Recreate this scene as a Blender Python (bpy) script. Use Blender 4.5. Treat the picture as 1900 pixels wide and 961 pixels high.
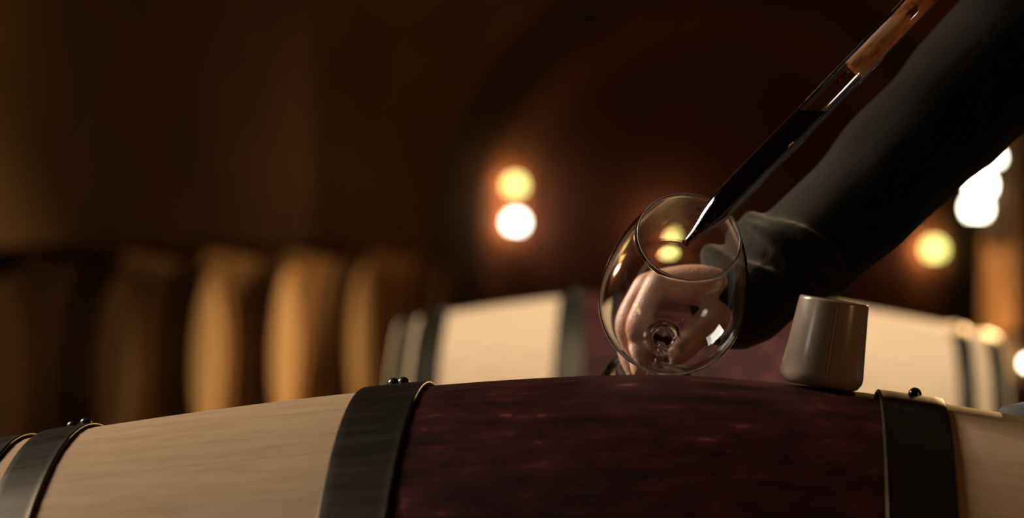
import bpy, bmesh, math, random
from mathutils import Vector, Matrix, noise
from math import sin, cos, pi, radians

for o in list(bpy.data.objects):
    bpy.data.objects.remove(o)
SC = bpy.context.scene
COL = SC.collection
RND = random.Random(7)

# ------------------------------------------------------------------ camera
FPX = 5542.0
ROLL, PITCH = 0.024, 0.0126
CAMZ = 1.0515
FW = Vector((0, cos(PITCH), -sin(PITCH)))
EZ = Vector((0, sin(PITCH), cos(PITCH)))
RT = Vector((1, 0, 0)) * cos(ROLL) + EZ * sin(ROLL)
UP = EZ * cos(ROLL) - Vector((1, 0, 0)) * sin(ROLL)
CAM = Vector((0, 0, CAMZ))


def P(px, py, d):
    """the place that stands d metres away in the direction of a point of the photograph"""
    return CAM + (FW + RT * ((px - 950) / FPX) - UP * ((py - 480.5) / FPX)) * d


cd = bpy.data.cameras.new('camera')
cam = bpy.data.objects.new('camera', cd)
COL.objects.link(cam)
m = Matrix.Identity(4)
for i in range(3):
    m[i][0], m[i][1], m[i][2], m[i][3] = RT[i], UP[i], -FW[i], CAM[i]
cam.matrix_world = m
cd.sensor_width = 36
cd.lens = FPX * 36 / 1900
cd.clip_start = 0.05
cd.dof.use_dof = True
cd.dof.focus_distance = 2.07
cd.dof.aperture_fstop = cd.lens / 23.5
SC.camera = cam

# ------------------------------------------------------------------ world, exposure, large lights
w = bpy.data.worlds.new('world')
SC.world = w
w.use_nodes = True
w.node_tree.nodes['Background'].inputs[0].default_value = (1, 0.75, 0.55, 1)
w.node_tree.nodes['Background'].inputs[1].default_value = 0.004
SC.view_settings.view_transform = 'Standard'
SC.view_settings.look = 'None'
SC.view_settings.exposure = 0.0
SC.view_settings.gamma = 1.0
SC.view_settings.use_curve_mapping = False
SC.cycles.max_bounces = 14
SC.cycles.transmission_bounces = 12
SC.cycles.transparent_max_bounces = 16


def lamp(name, kind, loc, target, watts, color, size=0.3, spot=60, size_y=None, blend=0.6):
    d = bpy.data.lights.new(name, kind)
    d.energy = watts
    d.color = color
    if kind == 'AREA':
        d.size = size
        if size_y:
            d.shape = 'RECTANGLE'
            d.size_y = size_y
    else:
        d.shadow_soft_size = size
    if kind == 'SPOT':
        d.spot_size = radians(spot)
        d.spot_blend = blend
    o = bpy.data.objects.new(name, d)
    COL.objects.link(o)
    o.location = loc
    if target is not None:
        o.rotation_euler = (Vector(target) - Vector(loc)).to_track_quat('-Z', 'Y').to_euler()
    return o


lamp('key_window', 'AREA', (-1.75, 2.75, 2.3), (0.0, 2.05, 0.95), 42, (1, 0.91, 0.80), 0.8, size_y=0.8)
lamp('front_fill', 'AREA', (-2.4, 0.7, 1.75), (0.1, 2.0, 0.9), 2.6, (1, 0.88, 0.74), 0.4, size_y=0.4)  # unseen soft fill added from the left front
lamp('hand_spot', 'SPOT', (-1.6, 3.05, 1.95), (0.10, 2.21, 0.97), 240, (1, .86, .70), 0.12, spot=10.5, blend=.7)  # unseen spot added to brighten only the hand behind the glass
lamp('right_lamp', 'POINT', (1.5, 1.25, 1.3), None, 6.5, (1, 0.52, 0.20), 0.12)
lamp('post_spot', 'SPOT', (1.25, 6.8, 1.45), (0.62, 4.3, 0.85), 75, (1, 0.56, 0.22), 0.05, spot=50, blend=.8)  # separate accent spot, added to throw the post lamp's light forward
lamp('barrel_spot', 'SPOT', (0.45, 4.3, 3.2), (0.15, 4.75, 0.9), 330, (1, 0.99, 0.90), 0.12, spot=42)
lamp('row_spot', 'SPOT', (2.3, 9.7, 1.3), (-0.66, 9.45, 0.40), 430, (1, 0.60, 0.25), 0.08, spot=42, blend=1)  # unseen spot without a fixture, added to light the row's barrel heads
lamp('left_wall_wash', 'SPOT', (-1.80, 8.55, 1.15), (-1.15, 11.6, 1.75), 52, (1, 0.60, 0.15), 0.1, spot=75, blend=1)
lamp('back_wall_wash', 'AREA', (0.9, 10.6, 3.3), (0.3, 12.8, 1.6), 5.5, (1, 0.36, 0.15), 0.5)


# ------------------------------------------------------------------ materials
def mat(name, color=(.5, .5, .5), rough=.5, metal=0.0, **kw):
    M = bpy.data.materials.new(name)
    M.use_nodes = True
    b = M.node_tree.nodes['Principled BSDF']
    b.inputs['Base Color'].default_value = (*color, 1)
    b.inputs['Roughness'].default_value = rough
    b.inputs['Metallic'].default_value = metal
    for k, v in kw.items():
        b.inputs[k.replace('_', ' ')].default_value = v
    return M, M.node_tree, b


def nd(t, typ, **kw):
    n = t.nodes.new(typ)
    for k, v in kw.items():
        if k.startswith('i_'):
            n.inputs[k[2:].replace('_', ' ')].default_value = v
        else:
            setattr(n, k, v)
    return n


def coords(t, scale, kind='Object'):
    tc = nd(t, 'ShaderNodeTexCoord')
    mp = nd(t, 'ShaderNodeMapping')
    mp.inputs['Scale'].default_value = scale
    t.links.new(tc.outputs[kind], mp.inputs['Vector'])
    return mp.outputs['Vector'], tc


def noise_tex(t, vec, scale, detail=4, rough=.55):
    n = nd(t, 'ShaderNodeTexNoise')
    n.inputs['Scale'].default_value = scale
    n.inputs['Detail'].default_value = detail
    n.inputs['Roughness'].default_value = rough
    t.links.new(vec, n.inputs['Vector'])
    return n.outputs['Fac']


def ramp(t, fac, stops):
    r = nd(t, 'ShaderNodeValToRGB')
    e = r.color_ramp.elements
    while len(e) < len(stops):
        e.new(.5)
    for el, (p, c) in zip(e, stops):
        el.position = p
        el.color = (*c, 1) if len(c) == 3 else c
    t.links.new(fac, r.inputs['Fac'])
    return r.outputs['Color']


def math_n(t, op, a, b=None, c=None):
    n = nd(t, 'ShaderNodeMath', operation=op)
    for i, v in enumerate((a, b, c)):
        if v is None:
            continue
        if isinstance(v, (int, float)):
            n.inputs[i].default_value = v
        else:
            t.links.new(v, n.inputs[i])
    return n.outputs[0]


def mix(t, fac, a, b, mode='MIX'):
    n = nd(t, 'ShaderNodeMix', data_type='RGBA', blend_type=mode)
    for i, v in ((0, fac), (6, a), (7, b)):
        if isinstance(v, (int, float)):
            n.inputs[i].default_value = v
        elif isinstance(v, tuple):
            n.inputs[i].default_value = (*v, 1)
        else:
            t.links.new(v, n.inputs[i])
    return n.outputs[2]


def bump(t, b, h, strength, dist=.002):
    n = nd(t, 'ShaderNodeBump')
    n.inputs['Strength'].default_value = strength
    n.inputs['Distance'].default_value = dist
    t.links.new(h, n.inputs['Height'])
    t.links.new(n.outputs['Normal'], b.inputs['Normal'])


def oak(name, band, light, dark, rough=.55, shift=.014):
    """pale oak with grain along x; a wine stained belt where |x| is below band"""
    M, t, b = mat(name, light, rough)
    v, tc = coords(t, (5, 70, 70))
    oi = nd(t, 'ShaderNodeObjectInfo')
    addv = nd(t, 'ShaderNodeVectorMath', operation='ADD')
    t.links.new(v, addv.inputs[0])
    sc = nd(t, 'ShaderNodeVectorMath', operation='SCALE')
    sc.inputs[0].default_value = (37, 11, 5)
    t.links.new(oi.outputs['Random'], sc.inputs['Scale'])
    t.links.new(sc.outputs[0], addv.inputs[1])
    vv = addv.outputs[0]
    g = noise_tex(t, vv, 1.6, 6, .6)
    base = ramp(t, g, [(.30, dark), (.62, light)])
    tone = ramp(t, oi.outputs['Random'], [(0, (.93, .92, .90)), (1, (1, 1, 1))])
    base = mix(t, 1.0, base, tone, 'MULTIPLY')
    if band:
        v2, _ = coords(t, (20, 34, 34))
        add2 = nd(t, 'ShaderNodeVectorMath', operation='ADD')
        t.links.new(v2, add2.inputs[0])
        t.links.new(sc.outputs[0], add2.inputs[1])
        n2 = noise_tex(t, add2.outputs[0], 1.3, 5, .62)
        n3 = noise_tex(t, vv, 2.2, 5, .7)
        st = ramp(t, n2, [(.34, (.018, .0055, .0040)), (.56, (.054, .0112, .0082)), (.64, (.080, .0165, .0125)), (.72, (.27, .078, .062))])  # palest stop paints soft reflections into the belt as pink patches
        st = mix(t, .6, st, ramp(t, n3, [(.3, (.45, .45, .45)), (.7, (1.35, 1.3, 1.3))]), 'MULTIPLY')
        sx = nd(t, 'ShaderNodeSeparateXYZ')
        t.links.new(tc.outputs['Object'], sx.inputs[0])
        ax = math_n(t, 'ABSOLUTE', math_n(t, 'ADD', sx.outputs[0], shift))
        wob = math_n(t, 'MULTIPLY', n3, .006)
        msk = math_n(t, 'LESS_THAN', math_n(t, 'ADD', ax, wob), band)
        base = mix(t, msk, base, st)
        rr = nd(t, 'ShaderNodeMix', data_type='FLOAT')
        t.links.new(msk, rr.inputs[0])
        rr.inputs[2].default_value = rough
        rr.inputs[3].default_value = .62
        t.links.new(rr.outputs[0], b.inputs['Roughness'])
        b.inputs['Specular IOR Level'].default_value = .05
    t.links.new(base, b.inputs['Base Color'])
    bump(t, b, g, .18, .0012)
    return M


OAK_FRONT = oak('oak_stained', .18, (.67, .435, .25), (.565, .35, .19))
OAK_BACK = oak('oak_stained_far', .196, (.67, .435, .25), (.565, .35, .19), shift=0.0)
OAK_PLAIN = oak('oak_plain', 0, (.66, .47, .28), (.52, .35, .19))


def rough_wall(name, a, b_, scale, rough=.9):
    M, t, b = mat(name, a, rough)
    v, _ = coords(t, (1, 1, 1))
    n = noise_tex(t, v, scale, 7, .6)
    t.links.new(ramp(t, n, [(.35, a), (.68, b_)]), b.inputs['Base Color'])
    bump(t, b, n, .5, .02)
    return M


WALL = rough_wall('plaster_brown', (.10, .055, .030), (.17, .095, .05), 1.3)
WALL_DARK = rough_wall('stone_dark', (.03, .017, .012), (.06, .03, .02), 3)
NICHE = rough_wall('niche_red_plaster', (.046, .0125, .0110), (.070, .020, .0165), 2.5)
REVEAL = rough_wall('stone_red', (.075, .028, .015), (.11, .042, .022), 3)
FLOOR = rough_wall('concrete_floor', (.07, .05, .04), (.13, .10, .08), 2.2, .6)
POSTM = rough_wall('post_wood', (.26, .155, .08), (.36, .22, .115), 4, .7)
RACKW = rough_wall('rack_wood', (.10, .055, .03), (.17, .10, .055), 6, .75)


def metal(name, c, rough, metallic):
    M, t, b = mat(name, c, rough, metallic)
    v, _ = coords(t, (6, 60, 60))
    n = noise_tex(t, v, 1.2, 5, .6)
    t.links.new(ramp(t, n, [(.3, tuple(x * .75 for x in c)), (.7, tuple(x * 1.25 for x in c))]), b.inputs['Base Color'])
    rr = nd(t, 'ShaderNodeMapRange')
    rr.inputs['To Min'].default_value = rough - .06
    rr.inputs['To Max'].default_value = rough + .08
    t.links.new(n, rr.inputs['Value'])
    t.links.new(rr.outputs[0], b.inputs['Roughness'])
    return M


HOOP = metal('hoop_steel', (.070, .052, .030), .38, .9)
RIVET = metal('rivet_steel', (.10, .09, .075), .25, .8)
IRON = metal('lamp_iron', (.03, .027, .024), .5, .7)

GLASS, _, gb = mat('clear_glass', (1, 1, 1), 0.0, 0, IOR=1.5, Transmission_Weight=1.0)
TUBEG, _, _ = mat('thief_glass', (1, .985, .97), 0.0, 0, IOR=1.48, Transmission_Weight=1.0)
WINE, wt, wb = mat('red_wine', (.012, .0006, .0012), .02, 0, IOR=1.34, Transmission_Weight=.55)
BUBBLE, _, _ = mat('wine_bubble', (.42, .012, .022), .15, 0, Transmission_Weight=.2)

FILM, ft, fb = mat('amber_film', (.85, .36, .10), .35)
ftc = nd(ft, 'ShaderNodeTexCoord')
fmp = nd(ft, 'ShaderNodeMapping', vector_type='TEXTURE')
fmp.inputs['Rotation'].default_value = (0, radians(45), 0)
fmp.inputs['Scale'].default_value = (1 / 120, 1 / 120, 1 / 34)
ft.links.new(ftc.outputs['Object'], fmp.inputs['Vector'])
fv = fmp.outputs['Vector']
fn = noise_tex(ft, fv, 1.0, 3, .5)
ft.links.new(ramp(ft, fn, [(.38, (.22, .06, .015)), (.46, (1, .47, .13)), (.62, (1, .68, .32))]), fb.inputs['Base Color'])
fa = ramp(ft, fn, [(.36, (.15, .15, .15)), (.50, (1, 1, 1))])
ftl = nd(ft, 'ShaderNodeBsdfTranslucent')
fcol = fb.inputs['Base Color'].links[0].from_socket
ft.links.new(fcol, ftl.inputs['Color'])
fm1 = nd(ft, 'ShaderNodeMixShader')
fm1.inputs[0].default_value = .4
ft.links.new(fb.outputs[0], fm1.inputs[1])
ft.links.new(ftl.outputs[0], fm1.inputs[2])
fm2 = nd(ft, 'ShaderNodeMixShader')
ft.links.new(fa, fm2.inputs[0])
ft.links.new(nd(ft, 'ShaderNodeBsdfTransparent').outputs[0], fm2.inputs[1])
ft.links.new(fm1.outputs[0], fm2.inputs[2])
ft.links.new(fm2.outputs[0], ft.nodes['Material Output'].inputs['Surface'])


BUNG, bt_, bb = mat('bung_silicone', (.32, .27, .19), .22, 0, Coat_Weight=.25, Coat_Roughness=.15)
bv, _ = coords(bt_, (60, 60, 60))
bn = noise_tex(bt_, bv, 1.5, 4, .5)
bt_.links.new(ramp(bt_, bn, [(.3, (.34, .285, .20)), (.7, (.45, .285, .20))]), bb.inputs['Base Color'])
bump(bt_, bb, bn, .08, .001)
BUNG_GLINT, _, _ = mat('bung_glint', (.42, .24, .07), .3)

SKIN, st_, sb = mat('skin', (.58, .32, .20), .46, 0, Subsurface_Weight=.12, Subsurface_Scale=.004)
sb.inputs['Subsurface Radius'].default_value = (1, .35, .2)
sv, _ = coords(st_, (1, 1, 1))
sn = noise_tex(st_, sv, 60, 5, .6)
sn2 = noise_tex(st_, sv, 420, 3, .6)
st_.links.new(ramp(st_, sn, [(.3, (.52, .265, .165)), (.7, (.68, .385, .255))]), sb.inputs['Base Color'])
bump(st_, sb, math_n(st_, 'ADD', sn, sn2), .45, .0014)

KNIT, kt, kb = mat('black_knit', (.0052, .0037, .0023), .9, 0, Sheen_Weight=.26, Sheen_Roughness=.5, Specular_IOR_Level=.12)
kb.inputs['Sheen Tint'].default_value = (1, .80, .55, 1)
kv, _ = coords(kt, (1, 1, 1))
kn = noise_tex(kt, kv, 500, 3, .6)
bump(kt, kb, kn, .3, .001)
JEANS, jt, jb = mat('grey_denim', (.10, .12, .16), .85)
jv, _ = coords(jt, (1, 1, 1))
jn = noise_tex(jt, jv, 260, 3, .6)
jt.links.new(ramp(jt, jn, [(.3, (.08, .095, .13)), (.7, (.13, .15, .19))]), jb.inputs['Base Color'])
LEATHER, _, _ = mat('shoe_leather', (.02, .013, .01), .45)
HAIR, ht, hb = mat('dark_hair', (.018, .011, .008), .5)
hv, _ = coords(ht, (60, 60, 8))
ht.links.new(ramp(ht, noise_tex(ht, hv, 4, 4), [(.3, (.012, .008, .006)), (.7, (.04, .022, .014))]), hb.inputs['Base Color'])
EYE, _, _ = mat('eye_white', (.8, .78, .74), .1)
IRIS, _, _ = mat('eye_iris', (.05, .025, .012), .1)
CLOTH, ct, cb = mat('grey_cloth', (.36, .40, .46), .9)
cv, _ = coords(ct, (1, 1, 1))
cn = noise_tex(ct, cv, 300, 3, .6)
ct.links.new(ramp(ct, cn, [(.3, (.34, .35, .37)), (.7, (.46, .47, .49))]), cb.inputs['Base Color'])


def glow(name, c, s):
    M = bpy.data.materials.new(name)
    M.use_nodes = True
    t = M.node_tree
    b = t.nodes['Principled BSDF']
    b.inputs['Base Color'].default_value = (.8, .75, .6, 1)
    b.inputs['Emission Color'].default_value = (*c, 1)
    b.inputs['Emission Strength'].default_value = s
    return M


G_WHITE = glow('globe_bright', (1, .93, .72), 14)
G_YELLOW = glow('globe_yellow', (1, .93, .27), 4.2)
G_WARM = glow('globe_warm', (1, .72, .34), 2.6)


# ------------------------------------------------------------------ mesh helpers
def link(name, bm, mt, parent=None, smooth=True, recalc=True):
    if recalc:
        bmesh.ops.recalc_face_normals(bm, faces=bm.faces)
    me = bpy.data.meshes.new(name)
    bm.to_mesh(me)
    bm.free()
    return link_me(name, me, mt, parent, smooth)


def link_me(name, me, mt, parent=None, smooth=True):
    if mt is not None and not me.materials:
        me.materials.append(mt)
    if smooth:
        me.polygons.foreach_set('use_smooth', [True] * len(me.polygons))
        if smooth == 'edges':
            me.set_sharp_from_angle(angle=radians(38))
    o = bpy.data.objects.new(name, me)
    COL.objects.link(o)
    if parent is not None:
        o.parent = parent
    return o


def thing(name, label, cat, loc=(0, 0, 0), rz=0, group=None):
    o = bpy.data.objects.new(name, None)
    o.empty_display_size = .1
    COL.objects.link(o)
    o.location = loc
    o.rotation_euler = (0, 0, rz)
    return tag(o, label, cat, group)


def tag(o, label, cat, group=None):
    o['label'] = label
    o['category'] = cat
    if group:
        o['group'] = group
    return o


def struct(name, bm, mt, smooth=False):
    o = link(name, bm, mt, smooth=smooth)
    o['kind'] = 'structure'
    return o


def dup(root, loc, rz, label, group=None, scale=None):
    r = root.copy()
    COL.objects.link(r)
    r.location = loc
    r.rotation_euler = (0, 0, rz)
    r['label'] = label
    if group:
        r['group'] = group
    for ch in list(root.children):
        c = ch.copy()
        COL.objects.link(c)
        c.parent = r
        for g in list(ch.children):
            d = g.copy()
            COL.objects.link(d)
            d.parent = c
    return r


def box(bm, x0, x1, y0, y1, z0, z1, bev=0):
    r = bmesh.ops.create_cube(bm, size=1)
    for v in r['verts']:
        v.co = Vector(((x0 + x1) / 2 + v.co.x * (x1 - x0), (y0 + y1) / 2 + v.co.y * (y1 - y0), (z0 + z1) / 2 + v.co.z * (z1 - z0)))
    if bev:
        ed = list({e for v in r['verts'] for e in v.link_edges})
        bmesh.ops.bevel(bm, geom=ed, offset=bev, segments=2, affect='EDGES', profile=.5)


def frame_of(axis):
    a = Vector(axis).normalized()
    ref = Vector((0, 0, 1)) if abs(a.z) < .9 else Vector((1, 0, 0))
    u = ref.cross(a).normalized()
    return a, u, a.cross(u)


def lathe(bm, prof, n=64, origin=(0, 0, 0), axis=(0, 0, 1), closed=False):
    """revolve (r, t) points about an axis; closed joins the last ring to the first"""
    a, u, v = frame_of(axis)
    o = Vector(origin)
    rings = []
    for r, t in prof:
        if r < 1e-7:
            rings.append([bm.verts.new(o + a * t)])
        else:
            rings.append([bm.verts.new(o + a * t + (u * cos(2 * pi * k / n) + v * sin(2 * pi * k / n)) * r) for k in range(n)])
    pairs = list(zip(rings, rings[1:]))
    if closed:
        pairs.append((rings[-1], rings[0]))
    for A, B in pairs:
        for k in range(n):
            j = (k + 1) % n
            if len(A) == 1 and len(B) == 1:
                continue
            if len(A) == 1:
                bm.faces.new((A[0], B[j], B[k]))
            elif len(B) == 1:
                bm.faces.new((A[k], A[j], B[0]))
            else:
                bm.faces.new((A[k], A[j], B[j], B[k]))
    return rings


def catmull(pts, sub):
    n = len(pts)
    out = []
    for i in range(n - 1):
        p0, p1, p2, p3 = pts[max(i - 1, 0)], pts[i], pts[i + 1], pts[min(i + 2, n - 1)]
        for k in range(sub):
            t = k / sub
            out.append(tuple(.5 * ((2 * b) + (-a + c) * t + (2 * a - 5 * b + 4 * c - d) * t * t + (-a + 3 * b - 3 * c + d) * t ** 3)
                             for a, b, c, d in zip(p0, p1, p2, p3)))
    out.append(tuple(pts[-1]))
    return out


def sweep(bm, pts, sub=5, n=16, flat=None, capped=True):
    """closed round-ended tube through (x, y, z, r) points; flat = (direction, factor) squeezes the section along a direction"""
    pts = [(*p[0], p[1]) if len(p) == 2 else tuple(p) for p in pts]
    q = catmull(pts, sub) if len(pts) > 2 else [tuple(a + (b - a) * k / sub for a, b in zip(pts[0], pts[1])) for k in range(sub + 1)]
    C = [Vector(p[:3]) for p in q]
    R = [max(p[3], 1e-4) for p in q]
    T = [(C[min(i + 1, len(C) - 1)] - C[max(i - 1, 0)]).normalized() for i in range(len(C))]
    secs = []
    if capped:
        for a in (80, 55, 30):
            secs.append((C[0] - T[0] * R[0] * sin(radians(a)), R[0] * cos(radians(a)), T[0]))
    for c, r, t in zip(C, R, T):
        secs.append((c, r, t))
    if capped:
        for a in (30, 55, 80):
            secs.append((C[-1] + T[-1] * R[-1] * sin(radians(a)), R[-1] * cos(radians(a)), T[-1]))
    u = T[0].orthogonal().normalized()
    rings = []
    for c, r, t in secs:
        u = (u - t * u.dot(t)).normalized()
        v = t.cross(u)
        ring = []
        for k in range(n):
            d = (u * cos(2 * pi * k / n) + v * sin(2 * pi * k / n)) * r
            if flat:
                f = Vector(flat[0]).normalized()
                d -= f * d.dot(f) * (1 - flat[1])
            ring.append(bm.verts.new(c + d))
        rings.append(ring)
    for A, B in zip(rings, rings[1:]):
        for k in range(n):
            j = (k + 1) % n
            bm.faces.new((A[k], A[j], B[j], B[k]))
    bm.faces.new(list(reversed(rings[0])))
    bm.faces.new(rings[-1])


def ball(bm, c, r, sx=1, sy=1, sz=1, seg=16):
    rr = bmesh.ops.create_uvsphere(bm, u_segments=seg, v_segments=seg // 2 + 2, radius=r)
    for v in rr['verts']:
        v.co = Vector((v.co.x * sx, v.co.y * sy, v.co.z * sz)) + Vector(c)


def fuse(bm, voxel, smooth=6, factor=.5):
    """melt overlapping closed shapes into one continuous skin"""
    bmesh.ops.recalc_face_normals(bm, faces=bm.faces)
    me = bpy.data.meshes.new('melt')
    bm.to_mesh(me)
    bm.free()
    o = bpy.data.objects.new('melt', me)
    COL.objects.link(o)
    r = o.modifiers.new('r', 'REMESH')
    r.mode = 'VOXEL'
    r.voxel_size = voxel
    s = o.modifiers.new('s', 'SMOOTH')
    s.factor = factor
    s.iterations = smooth
    dg = bpy.context.evaluated_depsgraph_get()
    out = bpy.data.meshes.new_from_object(o.evaluated_get(dg))
    bpy.data.objects.remove(o)
    bpy.data.meshes.remove(me)
    return out


def join_meshes(ms):
    bm = bmesh.new()
    for x in ms:
        bm.from_mesh(x)
    me = bpy.data.meshes.new('body')
    bm.to_mesh(me)
    bm.free()
    return me


# ------------------------------------------------------------------ the cellar
bm = bmesh.new(); box(bm, -6, 5, -3, 14, -.2, 0); struct('floor', bm, FLOOR)
bm = bmesh.new(); box(bm, -6, 5, -3, 14, 3.7, 3.9); struct('ceiling', bm, WALL_DARK)
WB = 12.95
bm = bmesh.new(); box(bm, -6, 5, WB, WB + .25, 0, 3.7); struct('wall_back', bm, WALL)
bm = bmesh.new(); box(bm, 4.75, 5, -3, WB, 0, 3.7); struct('wall_right', bm, WALL_DARK)
bm = bmesh.new(); box(bm, -6, 5, -3.2, -3, 0, 3.7); struct('wall_front', bm, WALL_DARK)
# left wall runs beside the row of barrels, a little askew to the view
bm = bmesh.new()
ca = P(600, 300, WB)
d0 = Vector((.2725, .962, 0))
A = Vector((ca.x, WB + .1, 0)); B = A - d0 * 17.5
nrm = Vector((-d0.y, d0.x, 0)) * .25
vs = [bm.verts.new(q + Vector((0, 0, z))) for z in (0, 3.7) for q in (A, B, B + nrm, A + nrm)]
for f in ((0, 1, 2, 3), (4, 5, 6, 7), (0, 1, 5, 4), (1, 2, 6, 5), (2, 3, 7, 6), (3, 0, 4, 7)):
    bm.faces.new([vs[i] for i in f])
struct('wall_left', bm, WALL)
# arched niche framed on the back wall
ac = P(1325, 430, WB)


def arch(name, r0, r1, depth, mt):
    bm = bmesh.new()
    pr = []
    for k in range(49):
        a = pi * k / 48
        pr.append((cos(a), sin(a), 0))
    pts_o = [(ac.x - r1, 0)] + [(ac.x - r1 * cos(pi * k / 48), ac.z + r1 * sin(pi * k / 48)) for k in range(49)] + [(ac.x + r1, 0)]
    pts_i = [(ac.x - r0, 0)] + [(ac.x - r0 * cos(pi * k / 48), ac.z + r0 * sin(pi * k / 48)) for k in range(49)] + [(ac.x + r0, 0)]
    L = []
    for (xo, zo), (xi, zi) in zip(pts_o, pts_i):
        L.append([bm.verts.new((xo, WB, zo)), bm.verts.new((xo, WB - depth, zo)), bm.verts.new((xi, WB - depth, zi)), bm.verts.new((xi, WB, zi))])
    for a, b in zip(L, L[1:]):
        for k in range(4):
            bm.faces.new((a[k], a[(k + 1) % 4], b[(k + 1) % 4], b[k]))
    bm.faces.new(L[0]); bm.faces.new(list(reversed(L[-1])))
    return struct(name, bm, mt)


arch('trim_1', 1.00, 1.20, .06, WALL_DARK)
arch('trim_2', .82, 1.00, .03, REVEAL)
bm = bmesh.new()
pts = [(ac.x - .82, 0)] + [(ac.x - .82 * cos(pi * k / 48), ac.z + .82 * sin(pi * k / 48)) for k in range(49)] + [(ac.x + .82, 0)]
f1 = [bm.verts.new((x, WB - .02, z)) for x, z in pts]
f2 = [bm.verts.new((x, WB, z)) for x, z in pts]
bm.faces.new(f1); bm.faces.new(list(reversed(f2)))
for k in range(len(f1)):
    j = (k + 1) % len(f1)
    bm.faces.new((f1[k], f2[k], f2[j], f1[j]))
struct('trim_3', bm, NICHE)

# post on the right that carries the bright lamp
pc = P(1859, 400, 7.3)
bm = bmesh.new()
box(bm, -.036, .036, -.036, .036, 0, 3.7, .005)
post = link('wooden_post', bm, POSTM, smooth=False)
post.location = (pc.x, pc.y, 0)
post.rotation_euler = (0, 0, radians(24))
tag(post, 'tall wooden post lit orange by the lamps at its side', 'post')

# ------------------------------------------------------------------ barrels
RB, RH, LH, PEX = .325, .2647, .465, 1.55
HALF = .482


def rad(s):
    return RB - (RB - RH) * abs(s / LH) ** PEX


NST = 26


def stave_mesh():
    bm = bmesh.new()
    hw = pi / NST
    nl, nw = 30, 3
    rows = []
    for i in range(nl + 1):
        s = -HALF + 2 * HALF * i / nl
        r = rad(s)
        th = .026
        if abs(s) > HALF - .02:
            th = .026 - (abs(s) - HALF + .02) * .55
        row = []
        for j in range(nw + 1):
            f = -1 + 2 * j / nw
            a = f * (hw - .0004)
            rr = r - (.0003 if j in (0, nw) else 0)
            row.append(bm.verts.new((s, -rr * sin(a), rr * cos(a))))
        for j in range(nw, -1, -nw):
            f = -1 + 2 * j / nw
            a = f * (hw - .0003)
            row.append(bm.verts.new((s, -(r - th) * sin(a), (r - th) * cos(a))))
        rows.append(row)
    for a, b in zip(rows, rows[1:]):
        n = len(a)
        for k in range(n):
            bm.faces.new((a[k], a[(k + 1) % n], b[(k + 1) % n], b[k]))
    bm.faces.new(list(reversed(rows[0])))
    bm.faces.new(rows[-1])
    bmesh.ops.recalc_face_normals(bm, faces=bm.faces)
    me = bpy.data.meshes.new('stave')
    bm.to_mesh(me)
    bm.free()
    me.polygons.foreach_set('use_smooth', [True] * len(me.polygons))
    me.set_sharp_from_angle(angle=radians(38))
    return me


def hoop_mesh(s0, s1):
    """riveted steel band between s0 and s1: its edges stand a little proud and catch the light"""
    bm = bmesh.new()
    n = 128
    t, e = .0032, .0013          # band thickness, radius of the rolled edge
    outer = []
    for k in range(9):           # left rolled edge, from the wood outwards
        a = radians(250 - 160 * k / 8)
        outer.append((rad(s0) + t - e + e * sin(a), s0 + e + e * cos(a)))
    for k in range(9):
        s = s0 + .0022 + (s1 - s0 - .0044) * k / 8
        outer.append((rad(s) + t, s))
    for k in range(9):
        a = radians(90 - 160 * k / 8)
        outer.append((rad(s1) + t - e + e * sin(a), s1 - e + e * cos(a)))
    inner = [(rad(s1) + .0003, s1 - e), (rad((s0 + s1) / 2) + .0002, (s0 + s1) / 2), (rad(s0) + .0003, s0 + e)]
    lathe(bm, outer + inner, n, (0, 0, 0), (1, 0, 0), closed=True)
    bmesh.ops.recalc_face_normals(bm, faces=bm.faces)
    me = bpy.data.meshes.new('hoop')
    bm.to_mesh(me)
    bm.free()
    me.polygons.foreach_set('use_smooth', [True] * len(me.polygons))
    me.materials.append(HOOP)
    return me


def rivet_mesh(r):
    bm = bmesh.new()
    lathe(bm, [(r * 1.0, -.002), (r * 1.0, 0), (r * .92, r * .33), (r * .7, r * .66), (r * .38, r * .88), (0, r * .95)], 14, (0, 0, 0), (0, 0, 1))
    bmesh.ops.recalc_face_normals(bm, faces=bm.faces)
    me = bpy.data.meshes.new('rivet')
    bm.to_mesh(me)
    bm.free()
    me.polygons.foreach_set('use_smooth', [True] * len(me.polygons))
    me.materials.append(RIVET)
    return me


def board_meshes(r, th=.022, n=7):
    out = []
    for k in range(n):
        a, b = -r + 2 * r * k / n, -r + 2 * r * (k + 1) / n
        g = .0008
        ys = [a + g + (b - a - 2 * g) * j / 6 for j in range(7)]
        top = [(y, math.sqrt(max(r * r - y * y, 0))) for y in ys]
        ol = top + [(y, -z) for y, z in reversed(top)]
        ol2 = []
        for q in ol:
            if not ol2 or (Vector(q) - Vector(ol2[-1])).length > 1e-5:
                ol2.append(q)
        if (Vector(ol2[0]) - Vector(ol2[-1])).length < 1e-5:
            ol2.pop()
        bm = bmesh.new()
        A = [bm.verts.new((-th / 2, y, z)) for y, z in ol2]
        B = [bm.verts.new((th / 2, y, z)) for y, z in ol2]
        bm.faces.new(A); bm.faces.new(list(reversed(B)))
        for i in range(len(A)):
            j = (i + 1) % len(A)
            bm.faces.new((A[i], B[i], B[j], A[j]))
        bmesh.ops.recalc_face_normals(bm, faces=bm.faces)
        me = bpy.data.meshes.new('head_board')
        bm.to_mesh(me)
        bm.free()
        out.append(me)
    return out


RIV = rivet_mesh(.0047)


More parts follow.
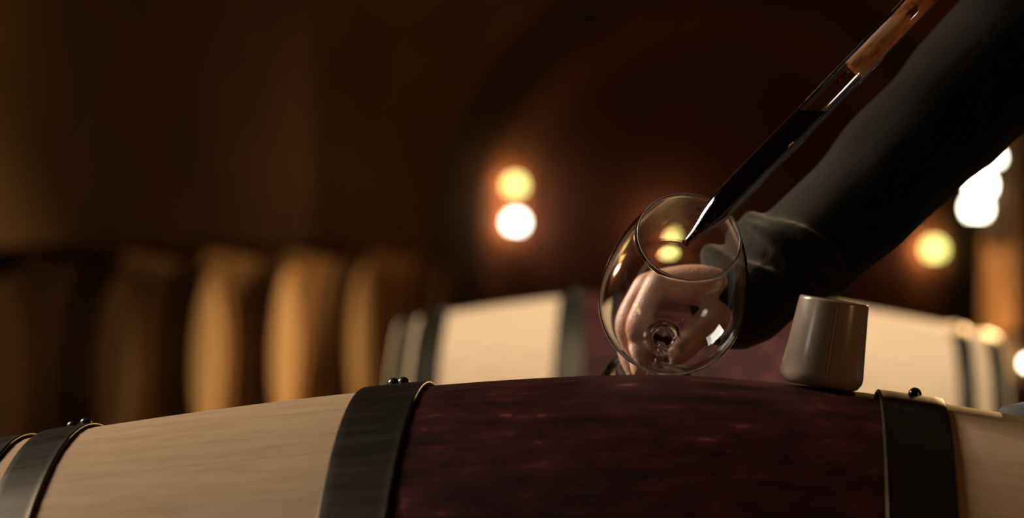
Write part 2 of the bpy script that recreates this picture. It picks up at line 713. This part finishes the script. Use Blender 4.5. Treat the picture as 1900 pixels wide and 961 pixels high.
def make_barrel(label, bands, wood, head_wood, loc, rz, group=None):
    """bands: (s0, s1, [(rivet s, rivet angle), ...])"""
    root = thing('wine_barrel', label, 'barrel', loc, rz, group)
    sm = stave_mesh()
    sm.materials.append(wood)
    for k in range(NST):
        o = link_me('stave', sm, None, root, False)
        o.location = (0, 0, RB)
        o.rotation_euler = (2 * pi * (k + .37) / NST, 0, 0)
    for s0, s1, rv in bands:
        h = link_me('hoop', hoop_mesh(s0, s1), None, root, False)
        h.location = (0, 0, RB)
        for s, a in rv:
            q = link_me('rivet', RIV, None, h, False)
            rr = rad(s) + .0034
            q.location = (s, -rr * sin(a), rr * cos(a))
            q.rotation_euler = (a, 0, 0)
    for sg in (-1, 1):
        hs = HALF - .03
        for me in board_meshes(rad(hs) - .024):
            if not me.materials:
                me.materials.append(head_wood)
            o = link_me('head_board', me, None, root, False)
            o.location = (sg * hs, 0, RB)
    return root


CREST = .95
ZB = CREST - 2 * RB            # underside of every barrel's belly
PSI = .0846
bx, by = .11, 2.0253
B_LOC = Vector((bx, by, ZB))
R_ = radians
front = make_barrel(
    'large oak barrel in front with a wine-dark belt, under the tilted wine glass',
    [(-.478, -.4445, []), (-.4329, -.4005, [(-.4200, R_(-7)), (-.4085, R_(-5))]), (-.2116, -.1667, [(-.1930, R_(-5)), (-.1862, R_(-5))]),
     (.1392, .1836, [(.1650, R_(-3)), (.1625, R_(-20))]), (.385, .418, [(.400, R_(-7)), (.400, R_(-16))]), (.4445, .478, [])],
    OAK_FRONT, OAK_PLAIN, B_LOC, -PSI)


def bdir(psi):
    return Vector((cos(psi), -sin(psi), 0))


back_bands = [(-.478, -.452, []), (-.452 + .026 - .02, -.40, [(-.412, R_(-6)), (-.412, R_(6))]), (-.222, -.178, [(-.2, R_(-6)), (-.2, R_(6))]),
              (.178, .222, [(.2, R_(-6)), (.2, R_(6))]), (.40, .430, [(.412, R_(-6)), (.412, R_(6))]), (.452, .478, [])]
bc = P(1297, 540, 4.82)
back = make_barrel('oak barrel with red belt standing alone behind the front barrel, brightly lit on top',
                   back_bands, OAK_BACK, OAK_PLAIN, (bc.x, bc.y, ZB), -.06)

ROWPSI = .125
row_labels = [
    'shadowy oak barrel of the back left row, cut by the left edge',
    'back-row oak barrel with a small dim head, second from the left edge',
    'oak barrel of the back left row whose head is the first tall bright strip',
    'oak barrel of the back left row whose head is the brightest tall strip',
    'back-row oak barrel whose lit head is cut off by the lone back barrel',
    'dim oak barrel at the far end of the back left row',
]
row_px = [(-14, 7.4), (206, 8.1), (378, 8.8), (520, 9.5), (660, 10.2), (803, 10.9)]
row_proto = None
row_bands = [(s0, s1, []) for s0, s1, _ in back_bands]
ROW = []
for i, (px, d) in enumerate(row_px):
    h = P(px, 640, d)
    c = Vector((h.x, h.y, 0)) - bdir(ROWPSI) * (HALF - .03)
    loc = (c.x, c.y, ZB)
    if row_proto is None:
        row_proto = make_barrel(row_labels[0], row_bands, OAK_FRONT, OAK_PLAIN, loc, -ROWPSI, 'barrels in the back row along the left wall')
    else:
        dup(row_proto, loc, -ROWPSI, row_labels[i])
    ROW.append(loc)


def make_rack(label, loc, rz, group=None):
    root = thing('barrel_rack', label, 'rack', (loc[0], loc[1], 0), rz, group)
    for sx in (-1, 1):
        x = sx * .30
        zb = ZB + RB - rad(.25) - .002
        bm = bmesh.new(); box(bm, x - .05, x + .05, -.33, .33, zb - .10, zb - .001, .006)
        link('crossbeam', bm, RACKW, root, False)
        for sy in (-1, 1):
            bm = bmesh.new(); box(bm, x - .045, x + .045, sy * .27 - .045, sy * .27 + .045, 0, zb - .0995, .005)
            link('leg', bm, RACKW, root, False)
            # wedge that keeps the barrel from rolling
            bm = bmesh.new()
            y0, y1 = .12, .22
            rr = rad(.262) + .003
            zc = ZB + RB
            z_in, z_out = zb + .002, zc - math.sqrt(rr * rr - y1 * y1)
            za = zc - math.sqrt(rr * rr - y0 * y0)
            pr = [(y0, zb - .001), (y1 + .05, zb - .001), (y1 + .05, z_out - .004), (y1, z_out - .002), ((y0 + y1) / 2, zc - math.sqrt(rr * rr - ((y0 + y1) / 2) ** 2) - .002), (y0, za - .002)]
            A = [bm.verts.new((x - .035, sy * y, z)) for y, z in pr]
            Bv = [bm.verts.new((x + .035, sy * y, z)) for y, z in pr]
            bm.faces.new(A); bm.faces.new(list(reversed(Bv)))
            for k in range(len(A)):
                j = (k + 1) % len(A)
                bm.faces.new((A[k], Bv[k], Bv[j], A[j]))
            link('wedge', bm, RACKW, root, False)
    return root


rack = make_rack('low wooden rack under the large front barrel', B_LOC, -PSI)
dup(rack, (bc.x, bc.y, 0), -.06, 'low wooden rack under the lone brightly lit back barrel')
for i, l in enumerate(ROW):
    dup(rack, (l[0], l[1], 0), -ROWPSI, 'low wooden rack under the %s barrel of the back left row' % ('first second third fourth fifth sixth'.split()[i]), 'racks under the back left row')


# ------------------------------------------------------------------ lamps
def wall_lamp(label, globes, plate, group=None, post_at=None):
    """globes: (point, radius, material, watts, colour); plate: point on the wall where it is fixed"""
    root = thing('wall_lamp', label, 'lamp', plate, 0, group)
    pl = Vector(plate)
    zs = [g[0].z - pl.z for g in globes]
    bm = bmesh.new(); box(bm, -.035, .035, -.012, .004, min(zs) - .07, max(zs) + .05, .003)
    link('back_plate', bm, IRON, root, False)
    for c, r, mt, wts, colr in globes:
        q = c - pl
        bm = bmesh.new()
        sweep(bm, [(q.x * .2, -.005, q.z - .05, .006), (q.x * .6, q.y * .6, q.z - r - .035, .006), (q.x, q.y, q.z - r - .02, .006), (q.x, q.y, q.z - r + .004, .008)], 5, 8)
        link('lamp_arm', bm, IRON, root)
        bm = bmesh.new()
        lathe(bm, [(0, -r * 1.16), (r * .62, -r * 1.12), (r * .7, -r * .74), (r * .6, -r * .72), (0, -r * .95)], 20, q)
        link('cup', bm, IRON, root)
        bm = bmesh.new(); ball(bm, q, r, seg=24)
        link('globe', bm, mt, root)
        if wts:
            L = lamp('globe_light', 'POINT', q + Vector((-.02, r + .02, 0)), None, wts, colr, r * .5)
            L.parent = root
    return root


WARM = (1, .50, .17)
wall_lamp('twin globe wall lamp glowing on the back wall, nearest the middle',
          [(P(956, 344, 12.82), .036, G_YELLOW, 1.8, WARM), (P(957, 413, 12.82), .036, G_WHITE, 2.2, WARM)], (P(946, 380, WB).x, WB - .004, P(950, 390, WB).z))
wall_lamp('small twin globe lamp on the back wall seen through the wine glass',
          [(P(1243, 420, 12.80), .022, G_YELLOW, .6, WARM), (P(1240, 433, 12.80), .026, G_YELLOW, .6, WARM)], (P(1243, 425, WB).x, WB - .024, P(1243, 425, WB).z))
pl = P(1850, 360, 7.235)
wall_lamp('white-hot three globe lamp on the wooden post, below the sleeve',
          [(P(1843, 292, 7.02), .020, G_WHITE, 0, WARM), (P(1820, 344, 7.02), .029, G_WHITE, 3.2, WARM), (P(1812, 386, 7.02), .029, G_WHITE, 3.2, WARM)], pl)
wall_lamp('single yellow globe lamp on the back wall, left of the white-hot lamp',
          [(P(1734, 463, 12.82), .039, G_YELLOW, 1.6, WARM)], (P(1734, 463, WB).x, WB - .004, P(1734, 463, WB).z))
wall_lamp('low warm globe lamp on the post, cut by the right frame edge',
          [(P(1908, 674, 7.05), .013, G_WHITE, 3, WARM)], P(1872, 664, 7.235))

# ------------------------------------------------------------------ wine glass, held tilted
DS = .03
GC = P(1247, 560, 2.10 + DS)
GA = (-FW * .838 + UP * .545 + RT * .095).normalized()
RG = .05265
RIMZ, RIMR = .0842, .0362
gl = thing('wine_glass', 'clear empty wine glass held tilted, mouth toward the glass tube', 'glass', GC - GA * .14)
outer = []
for k in range(1, 25):
    a = -pi / 2 + (pi / 2) * k / 24
    outer.append((RG * cos(a), RG * sin(a)))
for k in range(1, 25):
    z = RIMZ * k / 24
    outer.append((RG - (RG - RIMR) * (z / RIMZ) ** 1.9, z))
inner = []
TH = .0011
for k in range(0, 25):
    z = RIMZ * (1 - k / 24)
    r = RG - (RG - RIMR) * (z / RIMZ) ** 1.9
    inner.append((r - TH, z + (.0003 if k == 0 else 0)))
for k in range(1, 25):
    a = -(pi / 2) * k / 24
    th = TH + .0052 * max(0, (k / 24 - .45) / .55) ** 2.2
    inner.append(((RG - th) * cos(a) if k < 24 else 0, (RG - th) * sin(a)))
bm = bmesh.new()
rim = [(RIMR - TH * .5 + TH * .56 * cos(pi * k / 8), RIMZ + .0003 + TH * .62 * sin(pi * k / 8)) for k in range(1, 8)]
# stem and foot continue the outer wall downward: one blown piece
FZ = -.127
stem = [(0, FZ - .0015), (.030, FZ - .0015), (.0365, FZ - .0004), (.0372, FZ + .0004), (.036, FZ + .0011), (.024, FZ + .0024), (.012, FZ + .0052), (.0065, FZ + .011),
        (.0046, FZ + .02), (.0034, FZ + .04), (.0037, FZ + .055), (.0050, FZ + .068), (.0068, FZ + .0765), (.0098, FZ + .0835)]
low = [p for p in outer if p[0] > .0125]
lathe(bm, stem + low + rim + inner, 96, GA * .14, GA)
bowl = link('bowl', bm, GLASS, gl)
# rim highlight put into the material: the lip is paler and less clear
LIP, _, _ = mat('lip_highlight', (1, .97, .92), .28, 0, IOR=1.5, Transmission_Weight=.8)
bowl.data.materials.append(LIP)
for p in bowl.data.polygons:
    if (p.center - GA * .14).dot(GA) > RIMZ + .0001:
        p.material_index = 1

# ------------------------------------------------------------------ wine thief
TIP = P(1269, 454, 2.055)
TOP = P(2062, -362, 2.076)
TA = (TOP - TIP).normalized()
TL = (TOP - TIP).length
RO, RI = .0097, .0080
th = thing('wine_thief', 'clear glass wine thief half full of dark red wine, dipping into the wine glass', 'tube', TIP)
tip = [(.0023, 0), (.0026, .004), (.0034, .010), (.0054, .018), (.0078, .026), (.0092, .032), (RO, .038)]
tipi = [(.0013, 0), (.0015, .004), (.0022, .010), (.0041, .018), (.0063, .026), (.0076, .032), (RI, .038)]
bm = bmesh.new()
lathe(bm, tip + [(RO, TL * .5), (RO, TL), (RO - .0006, TL + .0012), (RI + .0004, TL + .0012), (RI, TL), (RI, TL * .5)] + list(reversed(tipi)), 64, (0, 0, 0), TA, closed=True)
link('tube', bm, TUBEG, th)
surf = P(1511, 207, 2.061)
tw = (surf - TIP).dot(TA)
bm = bmesh.new()
e = .00012
rings = lathe(bm, [(0, .001)] + [(r - e, t + .001) for r, t in tipi] + [(RI - e, tw * .6), (RI - e, tw)], 64, (0, 0, 0), TA)
zl = (TA * tw).z
for v in rings[-1]:
    v.co += TA * ((zl - v.co.z) / TA.z)
bm.faces.new(rings[-1])
wo = link('wine', bm, WINE, th)
# mottled amber layer on the wall of the empty length
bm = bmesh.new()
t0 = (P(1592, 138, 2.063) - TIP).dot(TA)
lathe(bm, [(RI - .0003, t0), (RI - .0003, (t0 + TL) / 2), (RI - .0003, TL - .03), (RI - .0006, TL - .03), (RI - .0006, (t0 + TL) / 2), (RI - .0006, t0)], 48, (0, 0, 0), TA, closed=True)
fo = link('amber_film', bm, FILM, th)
fo['label'] = 'mottled amber layer inside the empty upper length'
# little red bubbles in the narrow tip and a drop on the wall
_, tu, tv = frame_of(TA)
toward = (CAM - TIP).normalized()
toward = (toward - TA * toward.dot(TA)).normalized()
side = TA.cross(toward)
for t, s, r in ((.0025, .0, .0017), (.0085, .15, .0010), (.0125, -.1, .0013), (.0205, .25, .0015), (.029, .1, .0011)):
    ri = [b for b in tipi if b[1] <= t + .004][-1][0]
    bm = bmesh.new(); ball(bm, TA * t + toward * (ri * .75) + side * (ri * s), r, seg=12)
    link('bubble', bm, BUBBLE, th)
dq = (P(1568, 163, 2.062) - TIP).dot(TA)
bm = bmesh.new(); ball(bm, TA * dq + toward * (RI - .0008) - side * .001, .0012, 1, 1, 1.5, seg=12)
link('droplet', bm, BUBBLE, th)

# ------------------------------------------------------------------ silicone bung standing on the barrel
bp_s = (P(1526, 712, 2.0).x - bx) / cos(PSI)
ax_b = bdir(PSI)
slope = math.atan(PEX * (RB - RH) / LH * (bp_s / LH) ** (PEX - 1))
base = B_LOC + ax_b * bp_s + Vector((0, 0, RB + rad(bp_s)))
bz = (Vector((0, 0, 1)) * cos(slope + .055) + ax_b * sin(slope + .055)).normalized()
bg = thing('barrel_bung', 'grey beige silicone bung standing on the barrel top, beside the wine glass', 'bung', base)
HB = .0600
prof = [(0, .0012), (.020, .0006), (.0225, .0008), (.0255, .0025), (.0278, .0062), (.0282, .0095), (.0262, .030), (.0237, HB - .0022), (.0234, HB - .0008), (.0226, HB), (.0208, HB), (.0200, HB - .0012), (0, HB - .0016)]
bm = bmesh.new()
lathe(bm, prof, 72, (0, 0, 0), bz)
link('bung_body', bm, BUNG, bg)
# lamp reflection on the side, built as a fine amber ridge
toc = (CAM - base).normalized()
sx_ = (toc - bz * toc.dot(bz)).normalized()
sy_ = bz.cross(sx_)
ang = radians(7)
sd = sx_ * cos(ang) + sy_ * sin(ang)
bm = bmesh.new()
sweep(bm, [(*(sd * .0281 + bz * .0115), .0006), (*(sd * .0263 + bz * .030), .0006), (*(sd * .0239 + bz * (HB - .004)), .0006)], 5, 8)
link('glint', bm, BUNG_GLINT, bg)

# grey cloth lying over the far shoulder of the barrel, at the right edge
bm = bmesh.new()
nu, nv = 30, 22
grid = []
for i in range(nu + 1):
    s = .2250 + .20 * i / nu
    row = []
    for j in range(nv + 1):
        a = radians(-2.5 - 46 * j / nv)
        rise = min(.020, (s - .2250) * .42) * (.85 + .15 * sin(i * .8))
        hump = math.exp(-((j - 2.6) / 2.6) ** 2) + .45 * math.exp(-((j - 10) / 3) ** 2) + .35 * math.exp(-((j - 17) / 2.5) ** 2)
        r = rad(s) + .0045 + rise * hump + (.003 if s > .375 else 0)
        row.append(bm.verts.new(B_LOC + ax_b * s + Vector((0, 0, RB)) + Vector((0, 0, 1)) * r * cos(a) + Vector((-sin(PSI), -cos(PSI), 0)) * r * sin(a)))
    grid.append(row)
for a, b in zip(grid, grid[1:]):
    for k in range(nv):
        bm.faces.new((a[k], a[k + 1], b[k + 1], b[k]))
bmesh.ops.solidify(bm, geom=list(bm.faces), thickness=.0025)
rg = link('cloth', bm, CLOTH)
tag(rg, 'grey cloth draped over the barrel top at the right edge', 'cloth')

# ------------------------------------------------------------------ the person behind the barrel
def V4(px, py, d, r):
    return (*P(px, py, d + DS), r)


def hand_right(bm):
    # palm: four metacarpals fanning out of the wrist
    wr = (1392, 560, 2.205)
    for tip_, w_, r0, r1 in (((1222, 530, 2.172), (1385, 556, 2.190), .017, .0115), ((1200, 532, 2.192), (1388, 552, 2.205), .018, .0118),
                             ((1192, 547, 2.212), (1388, 560, 2.218), .017, .0110), ((1194, 565, 2.232), (1388, 572, 2.225), .015, .0100)):
        mid = ((tip_[0] * .5 + w_[0] * .5), (tip_[1] * .5 + w_[1] * .5) - 12, (tip_[2] + w_[2]) / 2)
        sweep(bm, [V4(*w_, r0), V4(*mid, (r0 + r1) / 2 + .002), V4(*tip_, r1)], 6, 16)
    # fingers curling down round the stem
    sweep(bm, [V4(1222, 529, 2.172, .0122), V4(1200, 566, 2.168, .0100), V4(1188, 606, 2.166, .0108), V4(1190, 634, 2.168, .0086), V4(1186, 662, 2.164, .0080), V4(1186, 688, 2.160, .0062)], 6, 16)
    sweep(bm, [V4(1198, 533, 2.192, .0117), V4(1176, 566, 2.190, .0098), V4(1165, 604, 2.186, .0106), V4(1164, 640, 2.184, .0086), V4(1171, 668, 2.182, .0082), V4(1180, 694, 2.180, .0064)], 6, 16)
    sweep(bm, [V4(1188, 548, 2.212, .0107), V4(1168, 576, 2.209, .0092), V4(1160, 606, 2.205, .0096), V4(1164, 640, 2.201, .0080), V4(1178, 664, 2.198, .0076), V4(1196, 676, 2.196, .0062)], 6, 16)
    sweep(bm, [V4(1190, 566, 2.232, .0095), V4(1176, 588, 2.228, .0082), V4(1172, 610, 2.222, .0082), V4(1178, 632, 2.216, .0070), V4(1194, 646, 2.212, .0066), V4(1212, 650, 2.210, .0055)], 6, 16)
    # thumb along the near side, its tip on the stem
    sweep(bm, [V4(1376, 580, 2.200, .0140), V4(1342, 590, 2.178, .0162), V4(1312, 606, 2.168, .0130), V4(1284, 628, 2.164, .0105), V4(1271, 642, 2.155, .0100), V4(1256, 660, 2.147, .0070)], 6, 16)


bm = bmesh.new()
hand_right(bm)
WR = P(1396, 556, 2.205 + DS)
ELR = P(1945, 20, 2.285 + DS)
sweep(bm, [(*P(1372, 562, 2.203 + DS), .024), (*WR, .0255), (*WR.lerp(ELR, .25), .029), (*WR.lerp(ELR, .6), .039), (*ELR, .038)], 6, 20)
hand_r = fuse(bm, .0016, 7, .5)

SHR = Vector((.60, 2.45, 1.37))
SHL = Vector((.665, 2.11, 1.37))
NECK = Vector((.60, 2.27, 1.45))
PEL = Vector((.80, 2.33, .98))
# left hand closes round the top of the thief
GRIP = TIP + TA * (TL - .055)
WRL = GRIP + Vector((.085, .005, -.012))
ELL = Vector((.63, 1.97, 1.12))
bm = bmesh.new()
av, au = TA, Vector((1, 0, 0))
out = (WRL - GRIP); out -= TA * out.dot(TA); out.normalize()
per = TA.cross(out).normalized()       # points round the tube
K_ = RO + .0125
for k, off in enumerate((-.030, -.0105, .009, .027)):
    rr = (.0090, .0095, .0092, .0078)[k]
    c = GRIP + TA * off
    pts_ = [c + out * (K_ + .020) - per * .004]
    for a in (20, 75, 130, 185, 230):
        ar = radians(a)
        pts_.append(c + (out * cos(ar) + per * sin(ar)) * K_)
    rad_ = [rr * 1.15, rr * 1.1, rr, rr * .95, rr * .88, rr * .72]
    sweep(bm, [(*q, r) for q, r in zip(pts_, rad_)], 6, 14)
    sweep(bm, [(*WRL, .018), (*(WRL.lerp(pts_[0], .55) + TA * off * .2), .0165), (*pts_[0], rr * 1.2)], 6, 14)
tq = [WRL + TA * .008, GRIP + out * .045 - per * .012 + TA * .020, GRIP + out * .014 - per * K_ * .95 + TA * .036, GRIP - out * .006 - per * K_ + TA * .050, GRIP - out * .012 - per * (K_ - .003) + TA * .060]
sweep(bm, [(*q, r) for q, r in zip(tq, (.018, .016, .0115, .0105, .0078))], 6, 14)
sweep(bm, [(*WRL, .0235), (*WRL.lerp(ELL, .3), .029), (*WRL.lerp(ELL, .7), .039), (*ELL, .039)], 6, 20)
hand_l = fuse(bm, .0018, 6, .5)

HD = NECK + Vector((-.075, -.02, .155))
FD = Vector((-.94, -.30, -.14)).normalized()      # where the face looks
SDV = Vector((0, 0, 1)).cross(FD).normalized()
UPV = FD.cross(SDV)
bm = bmesh.new()
sweep(bm, [(*PEL, .145), (*PEL.lerp(NECK, .35), .125), (*PEL.lerp(NECK, .72), .135), (*(NECK + Vector((.01, 0, -.07))), .09)], 6, 24)
sweep(bm, [(*SHR, .062), (*SHR.lerp(SHL, .5), .085), (*SHL, .062)], 6, 20)
sweep(bm, [(*NECK.lerp(PEL, .1), .06), (*(NECK + Vector((-.02, 0, .03))), .055), (*(HD - UPV * .06), .055)], 6, 20)
sweep(bm, [(*SHR, .056), (*SHR.lerp(ELR, .5), .048), (*ELR, .040)], 6, 20)
sweep(bm, [(*SHL, .056), (*SHL.lerp(ELL, .5), .048), (*ELL, .040)], 6, 20)
FEET = [Vector((.78, 2.44, 0)), Vector((.84, 2.22, 0))]
for sgn, ft_ in zip((1, -1), FEET):
    hip = PEL + Vector((.0, .085 * sgn, -.07))
    knee = hip.lerp(ft_, .5) + Vector((-.03, 0, 0)); knee.z = .50
    ank = ft_ + Vector((.02, 0, .09))
    sweep(bm, [(*hip, .090), (*hip.lerp(knee, .5), .074), (*knee, .055), (*knee.lerp(ank, .35), .056), (*ank, .036)], 6, 18)
    sweep(bm, [(*(ank + Vector((.02, 0, -.045))), .034), (*(ft_ + Vector((-.07, -.02, .040))), .036), (*(ft_ + Vector((-.16, -.04, .028))), .026)], 5, 14)
ball(bm, HD + UPV * .02 - FD * .012, .098, .86, .92, 1.08, 24)
sweep(bm, [(*(HD + FD * .03 - UPV * .01), .066), (*(HD + FD * .045 - UPV * .07), .047), (*(HD + FD * .062 - UPV * .095), .030)], 5, 18)
sweep(bm, [(*(HD + FD * .085 + UPV * .022), .009), (*(HD + FD * .103 - UPV * .016), .012), (*(HD + FD * .094 - UPV * .026), .011)], 5, 12)
sweep(bm, [(*(HD + FD * .084 - UPV * .056 + SDV * .02), .005), (*(HD + FD * .093 - UPV * .056), .007), (*(HD + FD * .084 - UPV * .056 - SDV * .02), .005)], 5, 10)
for s in (-1, 1):
    sweep(bm, [(*(HD + SDV * s * .085 + UPV * .025 - FD * .005), .010), (*(HD + SDV * s * .090 - UPV * .002 - FD * .01), .012), (*(HD + SDV * s * .083 - UPV * .03 + FD * .004), .008)], 4, 10)
body_m = fuse(bm, .0075, 5, .5)

man = thing('person', 'person in a black long-sleeved top reaching in to hold the wine glass', 'person', (.80, 2.33, 0))
off_m = Matrix.Translation(-Vector((.80, 2.33, 0)))


def onman(me, name, mt):
    me.transform(off_m)
    return link_me(name, me, mt, man)


onman(join_meshes([hand_r, hand_l, body_m]), 'body', SKIN)

# long-sleeved top: torso and both sleeves
bm = bmesh.new()
sweep(bm, [(*(PEL + Vector((0, 0, -.02))), .165), (*PEL.lerp(NECK, .35), .148), (*PEL.lerp(NECK, .72), .152), (*(NECK + Vector((.01, 0, -.055))), .098)], 6, 24)
sweep(bm, [(*SHR, .076), (*SHR.lerp(SHL, .5), .098), (*SHL, .076)], 6, 20)
sweep(bm, [(*SHL, .070), (*SHL.lerp(ELL, .5), .061), (*ELL, .055), (*ELL.lerp(WRL, .5), .049), (*ELL.lerp(WRL, .82), .041)], 6, 20)
# the reaching sleeve: outline kept from wrist to elbow, gathered in folds near the cuff
sl = [V4(1366, 558, 2.202, .0385), V4(1412, 522, 2.212, .0385), V4(1440, 500, 2.216, .0388), V4(1505, 448, 2.226, .0400), V4(1570, 390, 2.236, .0425),
      V4(1640, 326, 2.246, .0465), V4(1720, 250, 2.258, .0475), V4(1805, 160, 2.270, .0505), V4(1880, 90, 2.282, .0550), (*ELR, .0590), (*ELR.lerp(SHR, .5), .066), (*SHR, .076)]
sweep(bm, sl, 6, 24)
# gathered folds by the cuff, and an elbow pull
for (px, py, d, r, tw_) in ((1400, 524, 2.209, .0375, .35), (1434, 498, 2.214, .0390, -.15), (1476, 466, 2.220, .0395, .25)):
    c = P(px, py, d + DS)
    axd = (ELR - WR).normalized()
    axd = (axd + UP * tw_).normalized()
    a_, u_, v_ = frame_of(axd)
    for k in range(26):
        g0, g1 = 2 * pi * k / 26, 2 * pi * (k + 1) / 26
        ra = .0070 + .0022 * sin(3 * g0 + px)
        sweep(bm, [(*(c + (u_ * cos(g0) + v_ * sin(g0)) * (r + .0005)), ra), (*(c + (u_ * cos(g1) + v_ * sin(g1)) * (r + .0005)), ra)], 2, 8)
top_m = fuse(bm, .0036, 3, .5)
tn = [v.normal.copy() for v in top_m.vertices]
tp = [v.co.copy() for v in top_m.vertices]
for v, p, vn in zip(top_m.vertices, tp, tn):
    n1 = noise.noise(p * 11) * .0065 + noise.noise(p * 27) * .0022
    v.co = p + vn * n1
onman(top_m, 'top', KNIT)

bm = bmesh.new()
sweep(bm, [(*(PEL + Vector((0, 0, .03))), .152), (*(PEL + Vector((0, 0, -.09))), .150)], 4, 24)
for sgn, ft_ in zip((1, -1), FEET):
    hip = PEL + Vector((.0, .085 * sgn, -.07))
    knee = hip.lerp(ft_, .5) + Vector((-.03, 0, 0)); knee.z = .50
    ank = ft_ + Vector((.02, 0, .10))
    sweep(bm, [(*hip, .104), (*hip.lerp(knee, .5), .090), (*knee, .071), (*knee.lerp(ank, .4), .068), (*ank, .062)], 6, 18)
onman(fuse(bm, .008, 4), 'trousers', JEANS)
for ft_ in FEET:
    bm = bmesh.new()
    sweep(bm, [(*(ft_ + Vector((.055, .012, .046))), .044), (*(ft_ + Vector((-.07, -.02, .050))), .046), (*(ft_ + Vector((-.17, -.045, .036))), .034)], 5, 16)
    sweep(bm, [(*(ft_ + Vector((.02, 0, .05))), .048), (*(ft_ + Vector((.02, 0, .11))), .048)], 4, 16)
    me = fuse(bm, .006, 3)
    for v in me.vertices:
        v.co.z = max(v.co.z, .001)
    onman(me, 'shoe', LEATHER)
bm = bmesh.new()
ball(bm, HD + UPV * .034 - FD * .022, .103, .88, .94, 1.0, 24)
sweep(bm, [(*(HD - FD * .05 + UPV * .02), .075), (*(HD - FD * .05 - UPV * .05), .058)], 4, 16)
for s in (-1, 1):
    sweep(bm, [(*(HD + SDV * s * .072 + UPV * .06), .026), (*(HD + SDV * s * .078 - FD * .02 + UPV * .01), .018)], 4, 12)
onman(fuse(bm, .005, 3), 'hair', HAIR)
for s in (-1, 1):
    bm = bmesh.new(); ball(bm, HD + FD * .076 + UPV * .018 + SDV * s * .032, .0125, seg=16)
    me = bpy.data.meshes.new('eye'); bm.to_mesh(me); bm.free()
    eo = onman(me, 'eye', EYE)
    bm = bmesh.new(); ball(bm, HD + FD * .084 + UPV * .018 + SDV * s * .032, .0058, seg=12)
    me = bpy.data.meshes.new('iris'); bm.to_mesh(me); bm.free()
    me.transform(off_m)
    link_me('iris', me, IRIS, eo)
bpy.context.view_layer.update()
